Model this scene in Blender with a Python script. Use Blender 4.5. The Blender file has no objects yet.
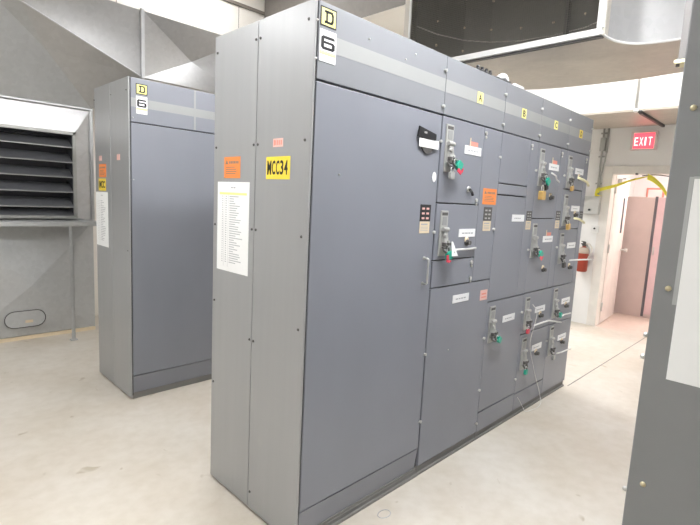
import bpy, bmesh, math, random
from mathutils import Vector, Matrix
random.seed(7)
S = bpy.context.scene
COL = S.collection
PI = math.pi

# ---------------------------------------------------------------- materials
def new_mat(name):
    m = bpy.data.materials.new(name); m.use_nodes = True
    nt = m.node_tree
    return m, nt, nt.nodes['Principled BSDF']

def paint(name, c, rough=.45, metal=0., var=.06, scale=6., stretch=(1,1,1), spec=.5, bump=0., bscale=60.):
    m, nt, b = new_mat(name)
    tc = nt.nodes.new('ShaderNodeTexCoord'); mp = nt.nodes.new('ShaderNodeMapping')
    mp.inputs['Scale'].default_value = stretch
    nz = nt.nodes.new('ShaderNodeTexNoise'); nz.inputs['Scale'].default_value = scale; nz.inputs['Detail'].default_value = 5
    rp = nt.nodes.new('ShaderNodeValToRGB')
    rp.color_ramp.elements[0].position = .3; rp.color_ramp.elements[1].position = .7
    rp.color_ramp.elements[0].color = tuple(x*(1-var) for x in c)+(1,)
    rp.color_ramp.elements[1].color = tuple(min(1, x*(1+var)) for x in c)+(1,)
    L = nt.links.new
    L(tc.outputs['Object'], mp.inputs['Vector']); L(mp.outputs['Vector'], nz.inputs['Vector'])
    L(nz.outputs['Fac'], rp.inputs['Fac']); L(rp.outputs['Color'], b.inputs['Base Color'])
    b.inputs['Roughness'].default_value = rough; b.inputs['Metallic'].default_value = metal
    b.inputs['Specular IOR Level'].default_value = spec
    if bump:
        n2 = nt.nodes.new('ShaderNodeTexNoise'); n2.inputs['Scale'].default_value = bscale
        L(mp.outputs['Vector'], n2.inputs['Vector'])
        bp = nt.nodes.new('ShaderNodeBump'); bp.inputs['Strength'].default_value = bump; bp.inputs['Distance'].default_value = .004
        L(n2.outputs['Fac'], bp.inputs['Height']); L(bp.outputs['Normal'], b.inputs['Normal'])
    return m

def galv(name, c, rough=.38, metal=.75, scale=28.):
    m, nt, b = new_mat(name)
    L = nt.links.new
    tc = nt.nodes.new('ShaderNodeTexCoord')
    vo = nt.nodes.new('ShaderNodeTexVoronoi'); vo.inputs['Scale'].default_value = scale
    nz = nt.nodes.new('ShaderNodeTexNoise'); nz.inputs['Scale'].default_value = 2.2; nz.inputs['Detail'].default_value = 6
    L(tc.outputs['Object'], vo.inputs['Vector']); L(tc.outputs['Object'], nz.inputs['Vector'])
    mx = nt.nodes.new('ShaderNodeMix'); mx.data_type = 'FLOAT'; mx.inputs[0].default_value = .75
    L(vo.outputs['Color'], mx.inputs[2]); L(nz.outputs['Fac'], mx.inputs[3])
    rp = nt.nodes.new('ShaderNodeValToRGB')
    rp.color_ramp.elements[0].position = .25; rp.color_ramp.elements[1].position = .75
    rp.color_ramp.elements[0].color = tuple(x*.9 for x in c)+(1,); rp.color_ramp.elements[1].color = tuple(min(1, x*1.08) for x in c)+(1,)
    L(mx.outputs[0], rp.inputs['Fac']); L(rp.outputs['Color'], b.inputs['Base Color'])
    b.inputs['Metallic'].default_value = metal; b.inputs['Roughness'].default_value = rough
    return m

def concrete(name, c, c2, rough):
    m, nt, b = new_mat(name); L = nt.links.new
    tc = nt.nodes.new('ShaderNodeTexCoord')
    n1 = nt.nodes.new('ShaderNodeTexNoise'); n1.inputs['Scale'].default_value = 1.1; n1.inputs['Detail'].default_value = 8; n1.inputs['Roughness'].default_value = .62
    n2 = nt.nodes.new('ShaderNodeTexNoise'); n2.inputs['Scale'].default_value = 14; n2.inputs['Detail'].default_value = 4
    vo = nt.nodes.new('ShaderNodeTexNoise'); vo.inputs['Scale'].default_value = 7.5; vo.inputs['Detail'].default_value = 2; vo.inputs['Distortion'].default_value = .6
    for n in (n1, n2, vo): L(tc.outputs['Object'], n.inputs['Vector'])
    r1 = nt.nodes.new('ShaderNodeValToRGB'); r1.color_ramp.elements[0].position = .35; r1.color_ramp.elements[1].position = .68
    r1.color_ramp.elements[0].color = c2+(1,); r1.color_ramp.elements[1].color = c+(1,)
    L(n1.outputs['Fac'], r1.inputs['Fac'])
    m1 = nt.nodes.new('ShaderNodeMix'); m1.data_type = 'RGBA'; m1.blend_type = 'MULTIPLY'; m1.inputs[0].default_value = 1
    r2 = nt.nodes.new('ShaderNodeValToRGB'); r2.color_ramp.elements[0].position = .3; r2.color_ramp.elements[1].position = .62
    r2.color_ramp.elements[0].color = (.93,.92,.9,1); r2.color_ramp.elements[1].color = (1,1,1,1)
    L(n2.outputs['Fac'], r2.inputs['Fac'])
    L(r1.outputs['Color'], m1.inputs[6]); L(r2.outputs['Color'], m1.inputs[7])
    m2 = nt.nodes.new('ShaderNodeMix'); m2.data_type = 'RGBA'; m2.blend_type = 'MULTIPLY'; m2.inputs[0].default_value = 1
    r3 = nt.nodes.new('ShaderNodeValToRGB'); r3.color_ramp.elements[0].position = .24; r3.color_ramp.elements[1].position = .3
    r3.color_ramp.elements[0].color = (.72,.68,.6,1); r3.color_ramp.elements[1].color = (1,1,1,1)
    L(vo.outputs['Fac'], r3.inputs['Fac'])
    L(m1.outputs[2], m2.inputs[6]); L(r3.outputs['Color'], m2.inputs[7])
    L(m2.outputs[2], b.inputs['Base Color'])
    b.inputs['Roughness'].default_value = rough
    return m

def emit(name, c, s):
    m, nt, b = new_mat(name)
    b.inputs['Base Color'].default_value = c+(1,); b.inputs['Emission Color'].default_value = c+(1,)
    b.inputs['Emission Strength'].default_value = s
    return m

M = {}
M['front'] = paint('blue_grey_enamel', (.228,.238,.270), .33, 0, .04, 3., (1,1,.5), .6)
M['top'] = paint('pale_grey_enamel', (.222,.23,.248), .36, 0, .03, 3., (1,1,1), .6)
M['stripe'] = paint('light_grey_band', (.32,.325,.32), .4, 0, .03, 3.)
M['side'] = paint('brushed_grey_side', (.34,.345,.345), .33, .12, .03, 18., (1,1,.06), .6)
M['inner'] = paint('gap_shade_paint', (.05,.05,.052), .7)  # shade of the door gaps put into a near-black colour
M['base'] = paint('base_channel_grey', (.19,.185,.175), .5)
M['rightpanel'] = paint('grey_end_panel', (.235,.24,.245), .45, .1, .04, 8.)
M['galv'] = galv('galvanised_sheet', (.50,.50,.50), .36, .8)
M['galvd'] = galv('galvanised_housing', (.62,.58,.52), .5, .4, 22)
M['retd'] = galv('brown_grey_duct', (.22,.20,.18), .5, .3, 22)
M['scroll'] = galv('shaded_inner_sheet', (.20,.19,.17), .55, .4, 22)  # dimness inside the fan housing put into this darker colour
M['galvp'] = galv('galvanised_panel', (.50,.51,.51), .42, .5, 30)
M['alum'] = galv('bright_white_metal', (.68,.69,.70), .45, .3, 22)
M['curved'] = galv('curved_pale_metal', (.42,.42,.42), .5, .2, 22)
M['whitebar'] = paint('white_painted_bar', (.82,.82,.80), .4)
M['wire'] = paint('screen_wire', (.20,.19,.17), .5, .6)
M['louver'] = galv('louver_metal', (.33,.34,.36), .35, .7, 30)
M['louver_edge'] = galv('louver_edge_metal', (.42,.42,.40), .35, .6, 30)
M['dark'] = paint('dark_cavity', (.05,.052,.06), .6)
M['wall'] = paint('white_wall_paint', (.85,.845,.83), .55, 0, .02, 3.)
M['cream'] = paint('cream_wall_panel', (.82,.78,.71), .6, 0, .02, 2.)
M['groove'] = paint('brown_joint_strip', (.22,.19,.16), .6)
M['ceil'] = paint('ceiling_white', (.8,.78,.75), .7, 0, .02)
M['floor'] = concrete('sealed_concrete', (.635,.60,.54), (.53,.475,.395), .33)
M['floor2'] = concrete('corridor_floor', (.68,.55,.48), (.62,.5,.44), .4)  # pink glow of the corridor is mixed into the floor colour
M['white'] = paint('white_label', (.86,.86,.86), .4, 0, .02)
M['paper'] = paint('paper', (.86,.87,.86), .55, 0, .02)
M['ink'] = paint('grey_print', (.42,.43,.44), .7)
M['black'] = paint('black_ink', (.015,.015,.017), .45)
M['yellow'] = paint('yellow_label', (.90,.68,.07), .45, 0, .03)
M['lyellow'] = paint('pale_yellow_label', (.92,.86,.30), .45, 0, .03)
M['orange'] = paint('orange_sticker', (.86,.27,.07), .5, 0, .04)
M['pink'] = paint('red_sticker', (.78,.28,.22), .5)
M['rose'] = paint('pale_red_sticker', (.80,.50,.44), .5)
M['tan'] = paint('tan_tag', (.72,.60,.42), .6)
M['unit'] = paint('light_grey_handle', (.44,.44,.42), .38, .2, .05, 40)
M['unitd'] = paint('dark_slot', (.09,.085,.08), .5)
M['metal'] = paint('zinc_metal', (.62,.62,.60), .3, .8)
M['green'] = paint('green_lock_body', (.02,.36,.25), .35)
M['brass'] = paint('brass_lock', (.70,.46,.16), .35, .5)
M['red'] = paint('red_tag', (.70,.06,.10), .4)
M['wht'] = paint('white_cord', (.72,.72,.70), .5)
M['cordy'] = paint('cream_cord', (.82,.78,.50), .5)
M['hose'] = paint('pale_hose', (.70,.66,.60), .5)
M['extred'] = paint('extinguisher_red', (.34,.05,.025), .35, 0, .08, 12)
M['extlab'] = paint('extinguisher_label', (.55,.46,.38), .5)
M['tape'] = paint('yellow_caution_tape', (.82,.74,.06), .4, 0, .06, 20)
M['door'] = paint('door_cream_paint', (.76,.70,.66), .45)
M['frame'] = paint('door_frame_paint', (.78,.75,.70), .45)
M['locker'] = paint('pink_glow_locker', (.66,.54,.51), .45, 0, .03)  # pink of the exit light glow put into the beige
M['lockerd'] = paint('locker_corner_dark', (.16,.15,.17), .5)
M['lockerf'] = paint('locker_front_glow', (.74,.54,.56), .45)  # same pink glow, carried by the door colour
M['exit'] = emit('exit_red_face', (1.,.07,.10), 1.0)
M['exitw'] = emit('exit_letters', (1.,.62,.58), 1.3)
M['exitbody'] = paint('exit_white_body', (.80,.70,.68), .4)
M['lamp'] = emit('lamp_diffuser', (.98,.985,1.), 1.)
M['tapeclear'] = paint('clear_tape', (.42,.43,.43), .3)
M['boxgrey'] = paint('box_grey_white', (.58,.58,.56), .45)
M['faint'] = paint('faint_print', (.68,.69,.69), .6)
M['strut'] = paint('strut_grey', (.17,.16,.155), .5)
M['screw'] = paint('brass_screw', (.62,.55,.36), .35, .6)

# ---------------------------------------------------------------- mesh building
class FR:                                   # a wall-like frame: u along it, v up, n out of it
    def __init__(s, o, U, V, N): s.o, s.U, s.V, s.N = Vector(o), Vector(U), Vector(V), Vector(N)
    def p(s, u, v, n=0): return s.o+s.U*u+s.V*v+s.N*n
WORLD = FR((0,0,0), (1,0,0), (0,1,0), (0,0,1))
def front(x=0, y=0): return FR((x,y,0), (1,0,0), (0,0,1), (0,-1,0))
def side(x=0): return FR((x,0,0), (0,1,0), (0,0,1), (-1,0,0))    # u is world y

class MB:
    def __init__(s): s.bm = bmesh.new()
    def hexa(s, P):
        v = [s.bm.verts.new(p) for p in P]
        for f in ((0,3,2,1),(4,5,6,7),(0,1,5,4),(1,2,6,5),(2,3,7,6),(3,0,4,7)): s.bm.faces.new([v[i] for i in f])
        return s
    def box(s, x0, x1, y0, y1, z0, z1, F=WORLD):
        return s.hexa([F.p(a,b,c) for c in (z0,z1) for a,b in ((x0,y0),(x1,y0),(x1,y1),(x0,y1))])
    def tube(s, pts, r, n=10, caps=True):
        pts = [Vector(p) for p in pts]; rs = r if isinstance(r, (list,tuple)) else [r]*len(pts)
        rings = []; prev = None
        for i, p in enumerate(pts):
            d = (pts[min(i+1, len(pts)-1)]-pts[max(i-1, 0)]).normalized()
            if prev is None: a = d.orthogonal().normalized()
            else:
                a = prev-d*prev.dot(d)
                a = a.normalized() if a.length > 1e-6 else d.orthogonal().normalized()
            prev = a; b = d.cross(a)
            rings.append([s.bm.verts.new(p+(a*math.cos(t)+b*math.sin(t))*rs[i]) for t in [2*PI*k/n for k in range(n)]])
        for A, B in zip(rings, rings[1:]):
            for k in range(n): 
                f = s.bm.faces.new((A[k], A[(k+1)%n], B[(k+1)%n], B[k])); f.smooth = n > 6
        if caps: s.bm.faces.new(rings[0][::-1]); s.bm.faces.new(rings[-1])
        return s
    def cyl(s, a, b, r, n=16, r2=None): return s.tube([a, b], [r, r if r2 is None else r2], n)
    def lathe(s, o, axis, prof, n=20):
        o = Vector(o); ax = Vector(axis).normalized()
        return s.tube([o+ax*h for h, _ in prof], [max(r, 1e-4) for _, r in prof], n)
    def quad(s, *P):
        s.bm.faces.new([s.bm.verts.new(p) for p in P]); return s
    def poly(s, pts2, F, n0, n1):            # prism of a polygon drawn in frame F
        A = [s.bm.verts.new(F.p(u,v,n0)) for u,v in pts2]; B = [s.bm.verts.new(F.p(u,v,n1)) for u,v in pts2]
        s.bm.faces.new(A[::-1]); s.bm.faces.new(B); k = len(A)
        for i in range(k): s.bm.faces.new((A[i], A[(i+1)%k], B[(i+1)%k], B[i]))
        return s
    def sheet(s, pts, t, nrm):               # closed thin slab from a (roughly planar) polygon
        nrm = Vector(nrm).normalized()*t
        A = [s.bm.verts.new(Vector(p)) for p in pts]; B = [s.bm.verts.new(Vector(p)+nrm) for p in pts]
        s.bm.faces.new(A[::-1]); s.bm.faces.new(B); k = len(A)
        for i in range(k): s.bm.faces.new((A[i], A[(i+1)%k], B[(i+1)%k], B[i]))
        return s
    def merge(s, d): 
        bmesh.ops.remove_doubles(s.bm, verts=s.bm.verts, dist=d); return s

ORG = {}
def obj(name, mb, mat, parent=None, label=None, bevel=0, org=None):
    bm = mb.bm
    bmesh.ops.recalc_face_normals(bm, faces=bm.faces)
    o0 = ORG[parent.name] if parent else Vector(org or (0,0,0))
    for v in bm.verts: v.co -= o0
    me = bpy.data.meshes.new(name); bm.to_mesh(me); bm.free()
    me.materials.append(M[mat])
    o = bpy.data.objects.new(name, me); COL.objects.link(o)
    if parent: o.parent = parent
    else: o.location = o0
    ORG[o.name] = o0
    if label: o['label'] = label
    if bevel:
        bv = o.modifiers.new('bevel', 'BEVEL'); bv.width = bevel; bv.segments = 2; bv.limit_method = 'ANGLE'
    return o
def thing(name, loc, label, cat, group=None):
    o = bpy.data.objects.new(name, None); COL.objects.link(o); o.location = loc; o.empty_display_size = .1
    ORG[o.name] = Vector(loc); tag(o, label, cat, group); return o
def tag(o, label, cat, group=None):
    o['label'] = label; o['category'] = cat
    if group: o['group'] = group
    return o
def struct(name, mb, mat, org=None):
    o = obj(name, mb, mat, org=org); o['kind'] = 'structure'; return o

def text_into(mb, s, F, u0, u1, v0, v1, n0, n1, bold=0., flip=False):
    """lettering stretched to the box (u0..u1, v0..v1) on frame F; flip when u runs right to left"""
    cu = bpy.data.curves.new('t', 'FONT'); cu.body = s; cu.offset = bold; cu.extrude = .01; cu.resolution_u = 3
    ob = bpy.data.objects.new('t', cu); COL.objects.link(ob)
    dg = bpy.context.evaluated_depsgraph_get(); me = bpy.data.meshes.new_from_object(ob.evaluated_get(dg))
    xs = [v.co.x for v in me.vertices]; ys = [v.co.y for v in me.vertices]
    ax, bx, ay, by = min(xs), max(xs), min(ys), max(ys)
    vs = []
    for v in me.vertices:
        fu = (v.co.x-ax)/(bx-ax); fv = (v.co.y-ay)/(by-ay)
        if flip: fu = 1-fu
        vs.append(mb.bm.verts.new(F.p(u0+(u1-u0)*fu, v0+(v1-v0)*fv, n0 if v.co.z < 0 else n1)))
    for p in me.polygons:
        try: mb.bm.faces.new([vs[i] for i in p.vertices])
        except ValueError: pass
    bpy.data.objects.remove(ob); bpy.data.curves.remove(cu); bpy.data.meshes.remove(me)
    return mb

# smooth the loop
def smooth(pts, k=4):
    pts = [Vector(p) for p in pts]; out = []
    for i in range(len(pts)-1):
        p0, p1, p2, p3 = pts[max(i-1,0)], pts[i], pts[i+1], pts[min(i+2,len(pts)-1)]
        for j in range(k):
            s = j/k; out.append(.5*((2*p1)+(p2-p0)*s+(2*p0-5*p1+4*p2-p3)*s*s+(3*p1-p0-3*p2+p3)*s**3))
    return out+[pts[-1]]
# ---------------------------------------------------------------- room shell
XW = 5.64; YB = 4.6; XL = -4.2; YR = -4.2; ZC = 4.75
struct('floor', MB().box(XL-.1, XW, YR-.1, YB+.1, -.1, 0), 'floor')
struct('ceiling', MB().box(XL-.1, XW+.12, YR-.1, YB+.1, ZC, ZC+.1), 'ceil')
struct('wall_back', MB().box(XL-.1, XW+.12, YB, YB+.1, 0, ZC), 'cream')
struct('wall_left', MB().box(XL-.1, XL, YR, YB, 0, ZC), 'wall')
struct('wall_front', MB().box(XL-.1, XW+.12, YR-.1, YR, 0, ZC), 'wall')
DY0, DY1, DZ = -.31, .60, 2.045             # doorway in the far wall
w = MB(); w.box(XW, XW+.12, DY1, YB, 0, ZC); w.box(XW, XW+.12, YR, DY0, 0, ZC); w.box(XW, XW+.12, DY0, DY1, DZ, ZC)
struct('wall_right', w, 'wall')
g = MB(); g.box(.2, 5.6, YB-.025, YB, 4.075, 4.115)
struct('trim_1', g, 'groove')
g = MB()
for x in (.9, 2.5, 3.72, 4.95): g.box(x-.003, x+.003, YB-.004, YB, 3.2, 4.073)
for x in (1.7, 3.1, 4.3): g.box(x-.003, x+.003, YB-.004, YB, 4.117, ZC)
struct('trim_2', g, 'groove')
# soffit hung along the far wall: metal underside, white face
s = MB(); s.box(4.60, XW, YR, YB, 2.62, 2.64)
struct('trim_3', s, 'galvd')
s = MB(); s.box(4.60, XW, YR, YB, 2.642, 3.5)
struct('trim_4', s, 'wall')
# joint in the slab running on from the cabinet row, curb under the plenum
s = MB(); s.box(3.04, XW, -.030, -.022, 0, .0012)
struct('trim_5', s, 'base')
# door frame
f = MB()
for xa, xb in ((XW-.02, XW-.001), (XW+.121, XW+.14)):
    f.box(xa, xb, DY1-.012, DY1+.10, 0, DZ+.09); f.box(xa, xb, DY0-.10, DY0+.012, 0, DZ+.09); f.box(xa, xb, DY0+.012, DY1-.012, DZ-.012, DZ+.09)
f.box(XW-.001, XW+.121, DY1-.012, DY1-.001, 0, DZ-.001); f.box(XW-.001, XW+.121, DY0+.001, DY0+.012, 0, DZ-.001); f.box(XW-.001, XW+.121, DY0+.012, DY1-.012, DZ-.012, DZ-.001)
fr = obj('door_1', f, 'frame', bevel=.004); fr['kind'] = 'structure'
# open door leaf
h = Vector((5.785, .605, 0)); e = Vector((6.66, .680, 0)); d = (e-h).normalized(); nrm = Vector((-d.y, d.x, 0))
LF = FR(h+Vector((0,0,0)), d, (0,0,1), -nrm)
lw = (e-h).length
f = MB(); f.box(0, lw, .012, 2.03, -.022, .022, LF)
leaf = obj('door_2', f, 'door', bevel=.002); leaf['kind'] = 'structure'
f = MB(); f.box(.60, .69, 1.25, 1.75, .022, .026, LF); obj('glass_slit', f, 'dark', leaf)
f = MB(); f.cyl(LF.p(.8,1.0,.022), LF.p(.8,1.0,.07), .012); f.cyl(LF.p(.8,1.0,.07), LF.p(.8,1.0,.11), .028)
obj('door_knob', f, 'metal', leaf)
f = MB(); f.box(.1, .34, 1.93, 1.99, .022, .07, LF); f.box(.22, .25, 1.99, 2.01, .05, .09, LF); obj('door_closer', f, 'metal', leaf)
for z in (.25, 1.05, 1.85):
    f = MB(); f.box(-.025, .03, z-.06, z+.06, .018, .026, LF); f.cyl(LF.p(-.008, z-.06, .03), LF.p(-.008, z+.06, .03), .009, 10)
    obj('hinge', f, 'metal', leaf)
# corridor beyond
s = MB(); s.box(XW, 9.1, -2.0, 1.3, -.1, 0); struct('floor.001', s, 'floor2')
s = MB(); s.box(9.0, 9.1, -2.0, 1.3, 0, 2.7); s.box(XW+.12, 9.0, 1.2, 1.3, 0, 2.7); s.box(XW+.12, 9.0, -2.0, -1.9, 0, 2.7)
struct('wall_corridor', s, 'wall')
s = MB(); s.box(XW+.12, 9.1, -2.0, 1.3, 2.7, 2.8); struct('ceiling.001', s, 'ceil')

# ---------------------------------------------------------------- corridor locker
t = thing('storage_locker', (7.3,.5,0), 'beige steel storage locker with pink glow in its colour, seen through the open doorway', 'locker')
f = MB(); f.box(6.88, 7.75, -.02, .74, 0, 1.79); obj('body', f, 'locker', t, bevel=.004)
f = MB(); f.box(6.868, 6.879, .318, .352, .02, 1.80); obj('corner_post', f, 'lockerd', t, 'dark corner strip')
for y0, y1 in ((.155,.312), (-.02,.150)):
    f = MB(); f.box(6.855, 6.878, y0, y1, .06, 1.78); dd = obj('locker_door', f, 'lockerf', t)
    f = MB(); f.box(6.83, 6.855, y1-.03, y1-.015, .95, 1.07); obj('handle', f, 'metal', dd)
t = obj('framed_notice', MB().box(8.96, 8.995, .70, .98, 1.72, 2.02), 'pink'); tag(t, 'small red framed notice on the corridor wall above the locker', 'picture')
obj('sheet', MB().box(8.955, 8.96, .73, .95, 1.75, 1.99), 'exitbody', t, 'pale centre sheet')

# ---------------------------------------------------------------- control cabinets
def hinge_bolt(F, u, v, n=0): 
    b = MB(); b.cyl(F.p(u,v,n-.004), F.p(u,v,n+.012), .008, 10); b.box(u-.012,u+.012,v-.004,v+.004,n,n+.006,F); return b
def door_panel(t, F, u0, u1, v0, v1, mat='front', name='door', g=.0014, n=0., th=.02, bev=.003, label=None):
    b = MB(); b.box(u0+g, u1-g, v0+g, v1-g, n-th, n, F); return obj(name, b, mat, t, label, bevel=bev)

def sticker(t, F, u0, u1, v0, v1, mat, name='label', n=0., th=.0015, label=None, flip=False):
    b = MB(); b.box(u0, u1, v0, v1, n, n+th, F); return obj(name, b, mat, t, label)

def d_logo(t, F, u0, v0, w_, h_):
    lg = MB(); lg.box(u0, u0+w_, v0, v0+h_, 0, .0012, F); a = obj('emblem', lg, 'black', t, 'black bordered yellow emblem with a letter D')
    k = w_*.07
    b = MB(); b.box(u0+k, u0+w_-k, v0+k, v0+h_-k, .0012, .002, F); y = obj('emblem_field', b, 'lyellow', a)
    # the square letter D with slab serifs
    b = MB(); L, R, B, T = u0+w_*.24, u0+w_*.80, v0+h_*.17, v0+h_*.83; q = w_*.11
    b.box(L, L+w_*.5, B, B+q, .002, .0028, F); b.box(L, L+w_*.5, T-q, T, .002, .0028, F)
    b.box(L+w_*.09, L+w_*.09+q, B, T, .002, .0028, F)
    b.box(R-q, R, B+q*1.1, T-q*1.1, .002, .0028, F)
    b.poly([(L+w_*.4, B), (L+w_*.46, B), (R, B+q*1.1), (R, B+q*2.1), (R-q, B+q*1.9), (L+w_*.4, B+q)], F, .002, .0028)
    b.poly([(L+w_*.4, T-q), (R-q, T-q*1.9), (R, T-q*2.1), (R, T-q*1.1), (L+w_*.46, T), (L+w_*.4, T)], F, .002, .0028)
    obj('letter', b, 'black', a)

def six_label(t, F, u0, v0, w_, h_):
    a = sticker(t, F, u0, u0+w_, v0, v0+h_, 'white', 'model_label', n=.001, th=.001)
    n0, n1 = .002, .003
    b = MB(); W6, H6 = w_*.84, h_*.43; a0, c0 = u0+w_*.08, v0+h_*.385
    tx, tz, cx, cz = .21, .205, .13, .14
    def pl(*pts): b.poly([(a0+W6*x, c0+H6*z) for x, z in pts], F, n0, n1)
    pl((cx,0),(1-cx,0),(1-cx,tz),(cx,tz)); pl((cx,1-tz),(.97,1-tz),(.97,1-cz*.6),(.9,1),(cx,1))            # bottom and top bars
    pl((0,cz),(tx,cz),(tx,1-cz),(0,1-cz)); pl((tx,.44),(1-cx,.44),(1-cx,.44+tz*.85),(tx,.44+tz*.85))        # left stem, middle bar
    pl((1-tx,cz),(1,cz),(1,.50),(1-tx,.50))
    pl((0,cz),(cx,0),(cx,tz),(tx,cz)); pl((0,1-cz),(tx,1-cz),(cx+.06,1-tz),(cx,1))
    pl((1-cx,0),(1,cz),(1-tx,cz),(1-cx,tz)); pl((1-cx,.44+tz*.85),(1-tx,.50),(1,.50)); pl((cx,tz),(tx,cz),(tx+.02,tz+.02)); pl((1-cx,tz),(1-tx-.02,tz+.02),(1-tx,cz))
    obj('figure_six', b, 'black', a)
    b = MB(); b.box(u0+w_*.02, u0+w_*.98, v0+h_*.22, v0+h_*.33, n0, n0+.0006, F); obj('yellow_band', b, 'lyellow', a)
    b = MB()
    for vv, q in ((.88,.7), (.27,.8), (.12,.75)):
        uu = u0+w_*.08
        while uu < u0+w_*(.1+q): 
            l = w_*random.uniform(.04,.10); b.box(uu, uu+l, v0+h_*(vv), v0+h_*(vv+.03), n0+.0006, n0+.001, F); uu += l+w_*.025
    obj('small_print', b, 'ink', a)

def paper_sheet(t, F, u0, u1, v0, v1, header=True, rows=30, n=0., flip=True):
    a = sticker(t, F, u0, u1, v0, v1, 'paper', 'paper_sheet', n=n, th=.001)
    H_, W_ = v1-v0, u1-u0
    def bar(mb, a0, a1, b0, b1, n_=.0013):            # a: fraction from the reader's left, b: from the top
        x0, x1 = (u1-a1*W_, u1-a0*W_) if flip else (u0+a0*W_, u0+a1*W_)
        mb.box(x0, x1, v1-b1*H_, v1-b0*H_, n+.001, n+n_, F)
    if header:
        m = MB(); bar(m, .07, .93, .115, .14); obj('header_row', m, 'lyellow', a, 'yellow header row')
    m = MB(); bar(m, .44, .50, .055, .068); bar(m, .52, .58, .055, .068)
    for r in range(rows):
        b0 = .155+r*.76/rows
        bar(m, .16, .19, b0, b0+.009); bar(m, .27, .31, b0, b0+.009); bar(m, .40, .40+random.uniform(.12,.42), b0, b0+.009)
    if header:
        for c in (.22, .36): bar(m, c, c+.004, .14, .95)
    obj('printed_rows', m, 'ink', a)
    return a

def warning(t, F, u0, u1, v0, v1, flip=False, name='warning_sticker', mat='orange'):
    a = sticker(t, F, u0, u1, v0, v1, mat, name)
    W_, H_ = u1-u0, v1-v0
    X = (lambda f: u1-f*W_) if flip else (lambda f: u0+f*W_)
    m = MB(); n0, n1 = .0015, .002
    def bx(a0, a1, b0, b1): x = sorted((X(a0), X(a1))); m.box(x[0], x[1], v0+b0*H_, v0+b1*H_, n0, n1, F)
    p = [(X(.08), v0+.66*H_), (X(.26), v0+.66*H_), (X(.17), v0+.86*H_)]
    if flip: p = p[::-1]
    m.poly(p, F, n0, n1)
    for k in range(6): bx(.32+.1*k, .39+.1*k, .68, .80)
    for b in (.5,.4,.3,.2):
        bx(.12, .12+random.uniform(.5,.75), b, b+.03)
    obj('print', m, 'ink' if mat != 'orange' else 'groove', a)
    return a

def screws(t, F, pts, mat='unitd', r=.006):
    for u, v in pts:
        b = MB(); b.lathe(F.p(u,v,-.003), F.N, [(0,r),(.005,r),(.008,r*.6),(.0085,0)], 10); obj('screw', b, mat, t)

H = 2.286
def carcass(t, x0, x1, yf, depth, H=H, dirn=1):
    """hollow-looking body behind the doors; dirn -1 when doors face +y"""
    b = MB(); ya, yb = (yf+.021, yf+depth) if dirn > 0 else (yf-depth, yf-.021)
    b.box(x0+.002, x1-.002, ya, yb, .045, H); obj('body', b, 'rightpanel', t, bevel=.002)
    fr_ = MB(); yc = (yf+.0195, yf+.021) if dirn > 0 else (yf-.021, yf-.0195)
    fr_.box(x0+.003, x1-.003, yc[0], yc[1], .05, H-.006); obj('door_gap_shade', fr_, 'inner', t, 'dark sheet painting the shade behind the doors')  # dark sheet standing in for the shade seen through door gaps
    b = MB()
    y1, y2 = (yf+.012, yf+depth-.01) if dirn > 0 else (yf-depth+.01, yf-.012)
    b.box(x0+.004, x1-.002, y1, y2, 0, .044); obj('base_channel', b, 'base', t)

def end_panels(t, xo, ya, ym, yb, z0=.012):
    F = side(xo)
    b = MB(); b.box(xo+.0102, xo+.0168, ya+.004, ya+.02, .03, H-.004); obj('corner_gap_shade', b, 'black', t, 'dark strip painting the shade in the gap beside the end panel')  # black filler strip in place of the shade in this gap
    for a, c in ((ya, ym-.002), (ym+.002, yb)):
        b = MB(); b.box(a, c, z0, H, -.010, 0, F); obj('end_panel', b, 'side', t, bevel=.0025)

def stripe(t, F, u0, u1, v0=2.108, v1=2.172):
    return sticker(t, F, u0, u1, v0, v1, 'stripe', 'stripe', th=.0008, label='light grey band')

def letter_tag(t, F, uc, vc, s):
    a = sticker(t, F, uc-.030, uc+.030, vc-.030, vc+.030, 'lyellow' if s != 'D' else 'yellow', 'letter_label', n=.0008)
    text = MB(); text_into(text, s, F, uc-.017, uc+.017, vc-.020, vc+.020, .0023, .003, .022); obj('letter', text, 'black', a)

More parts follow.
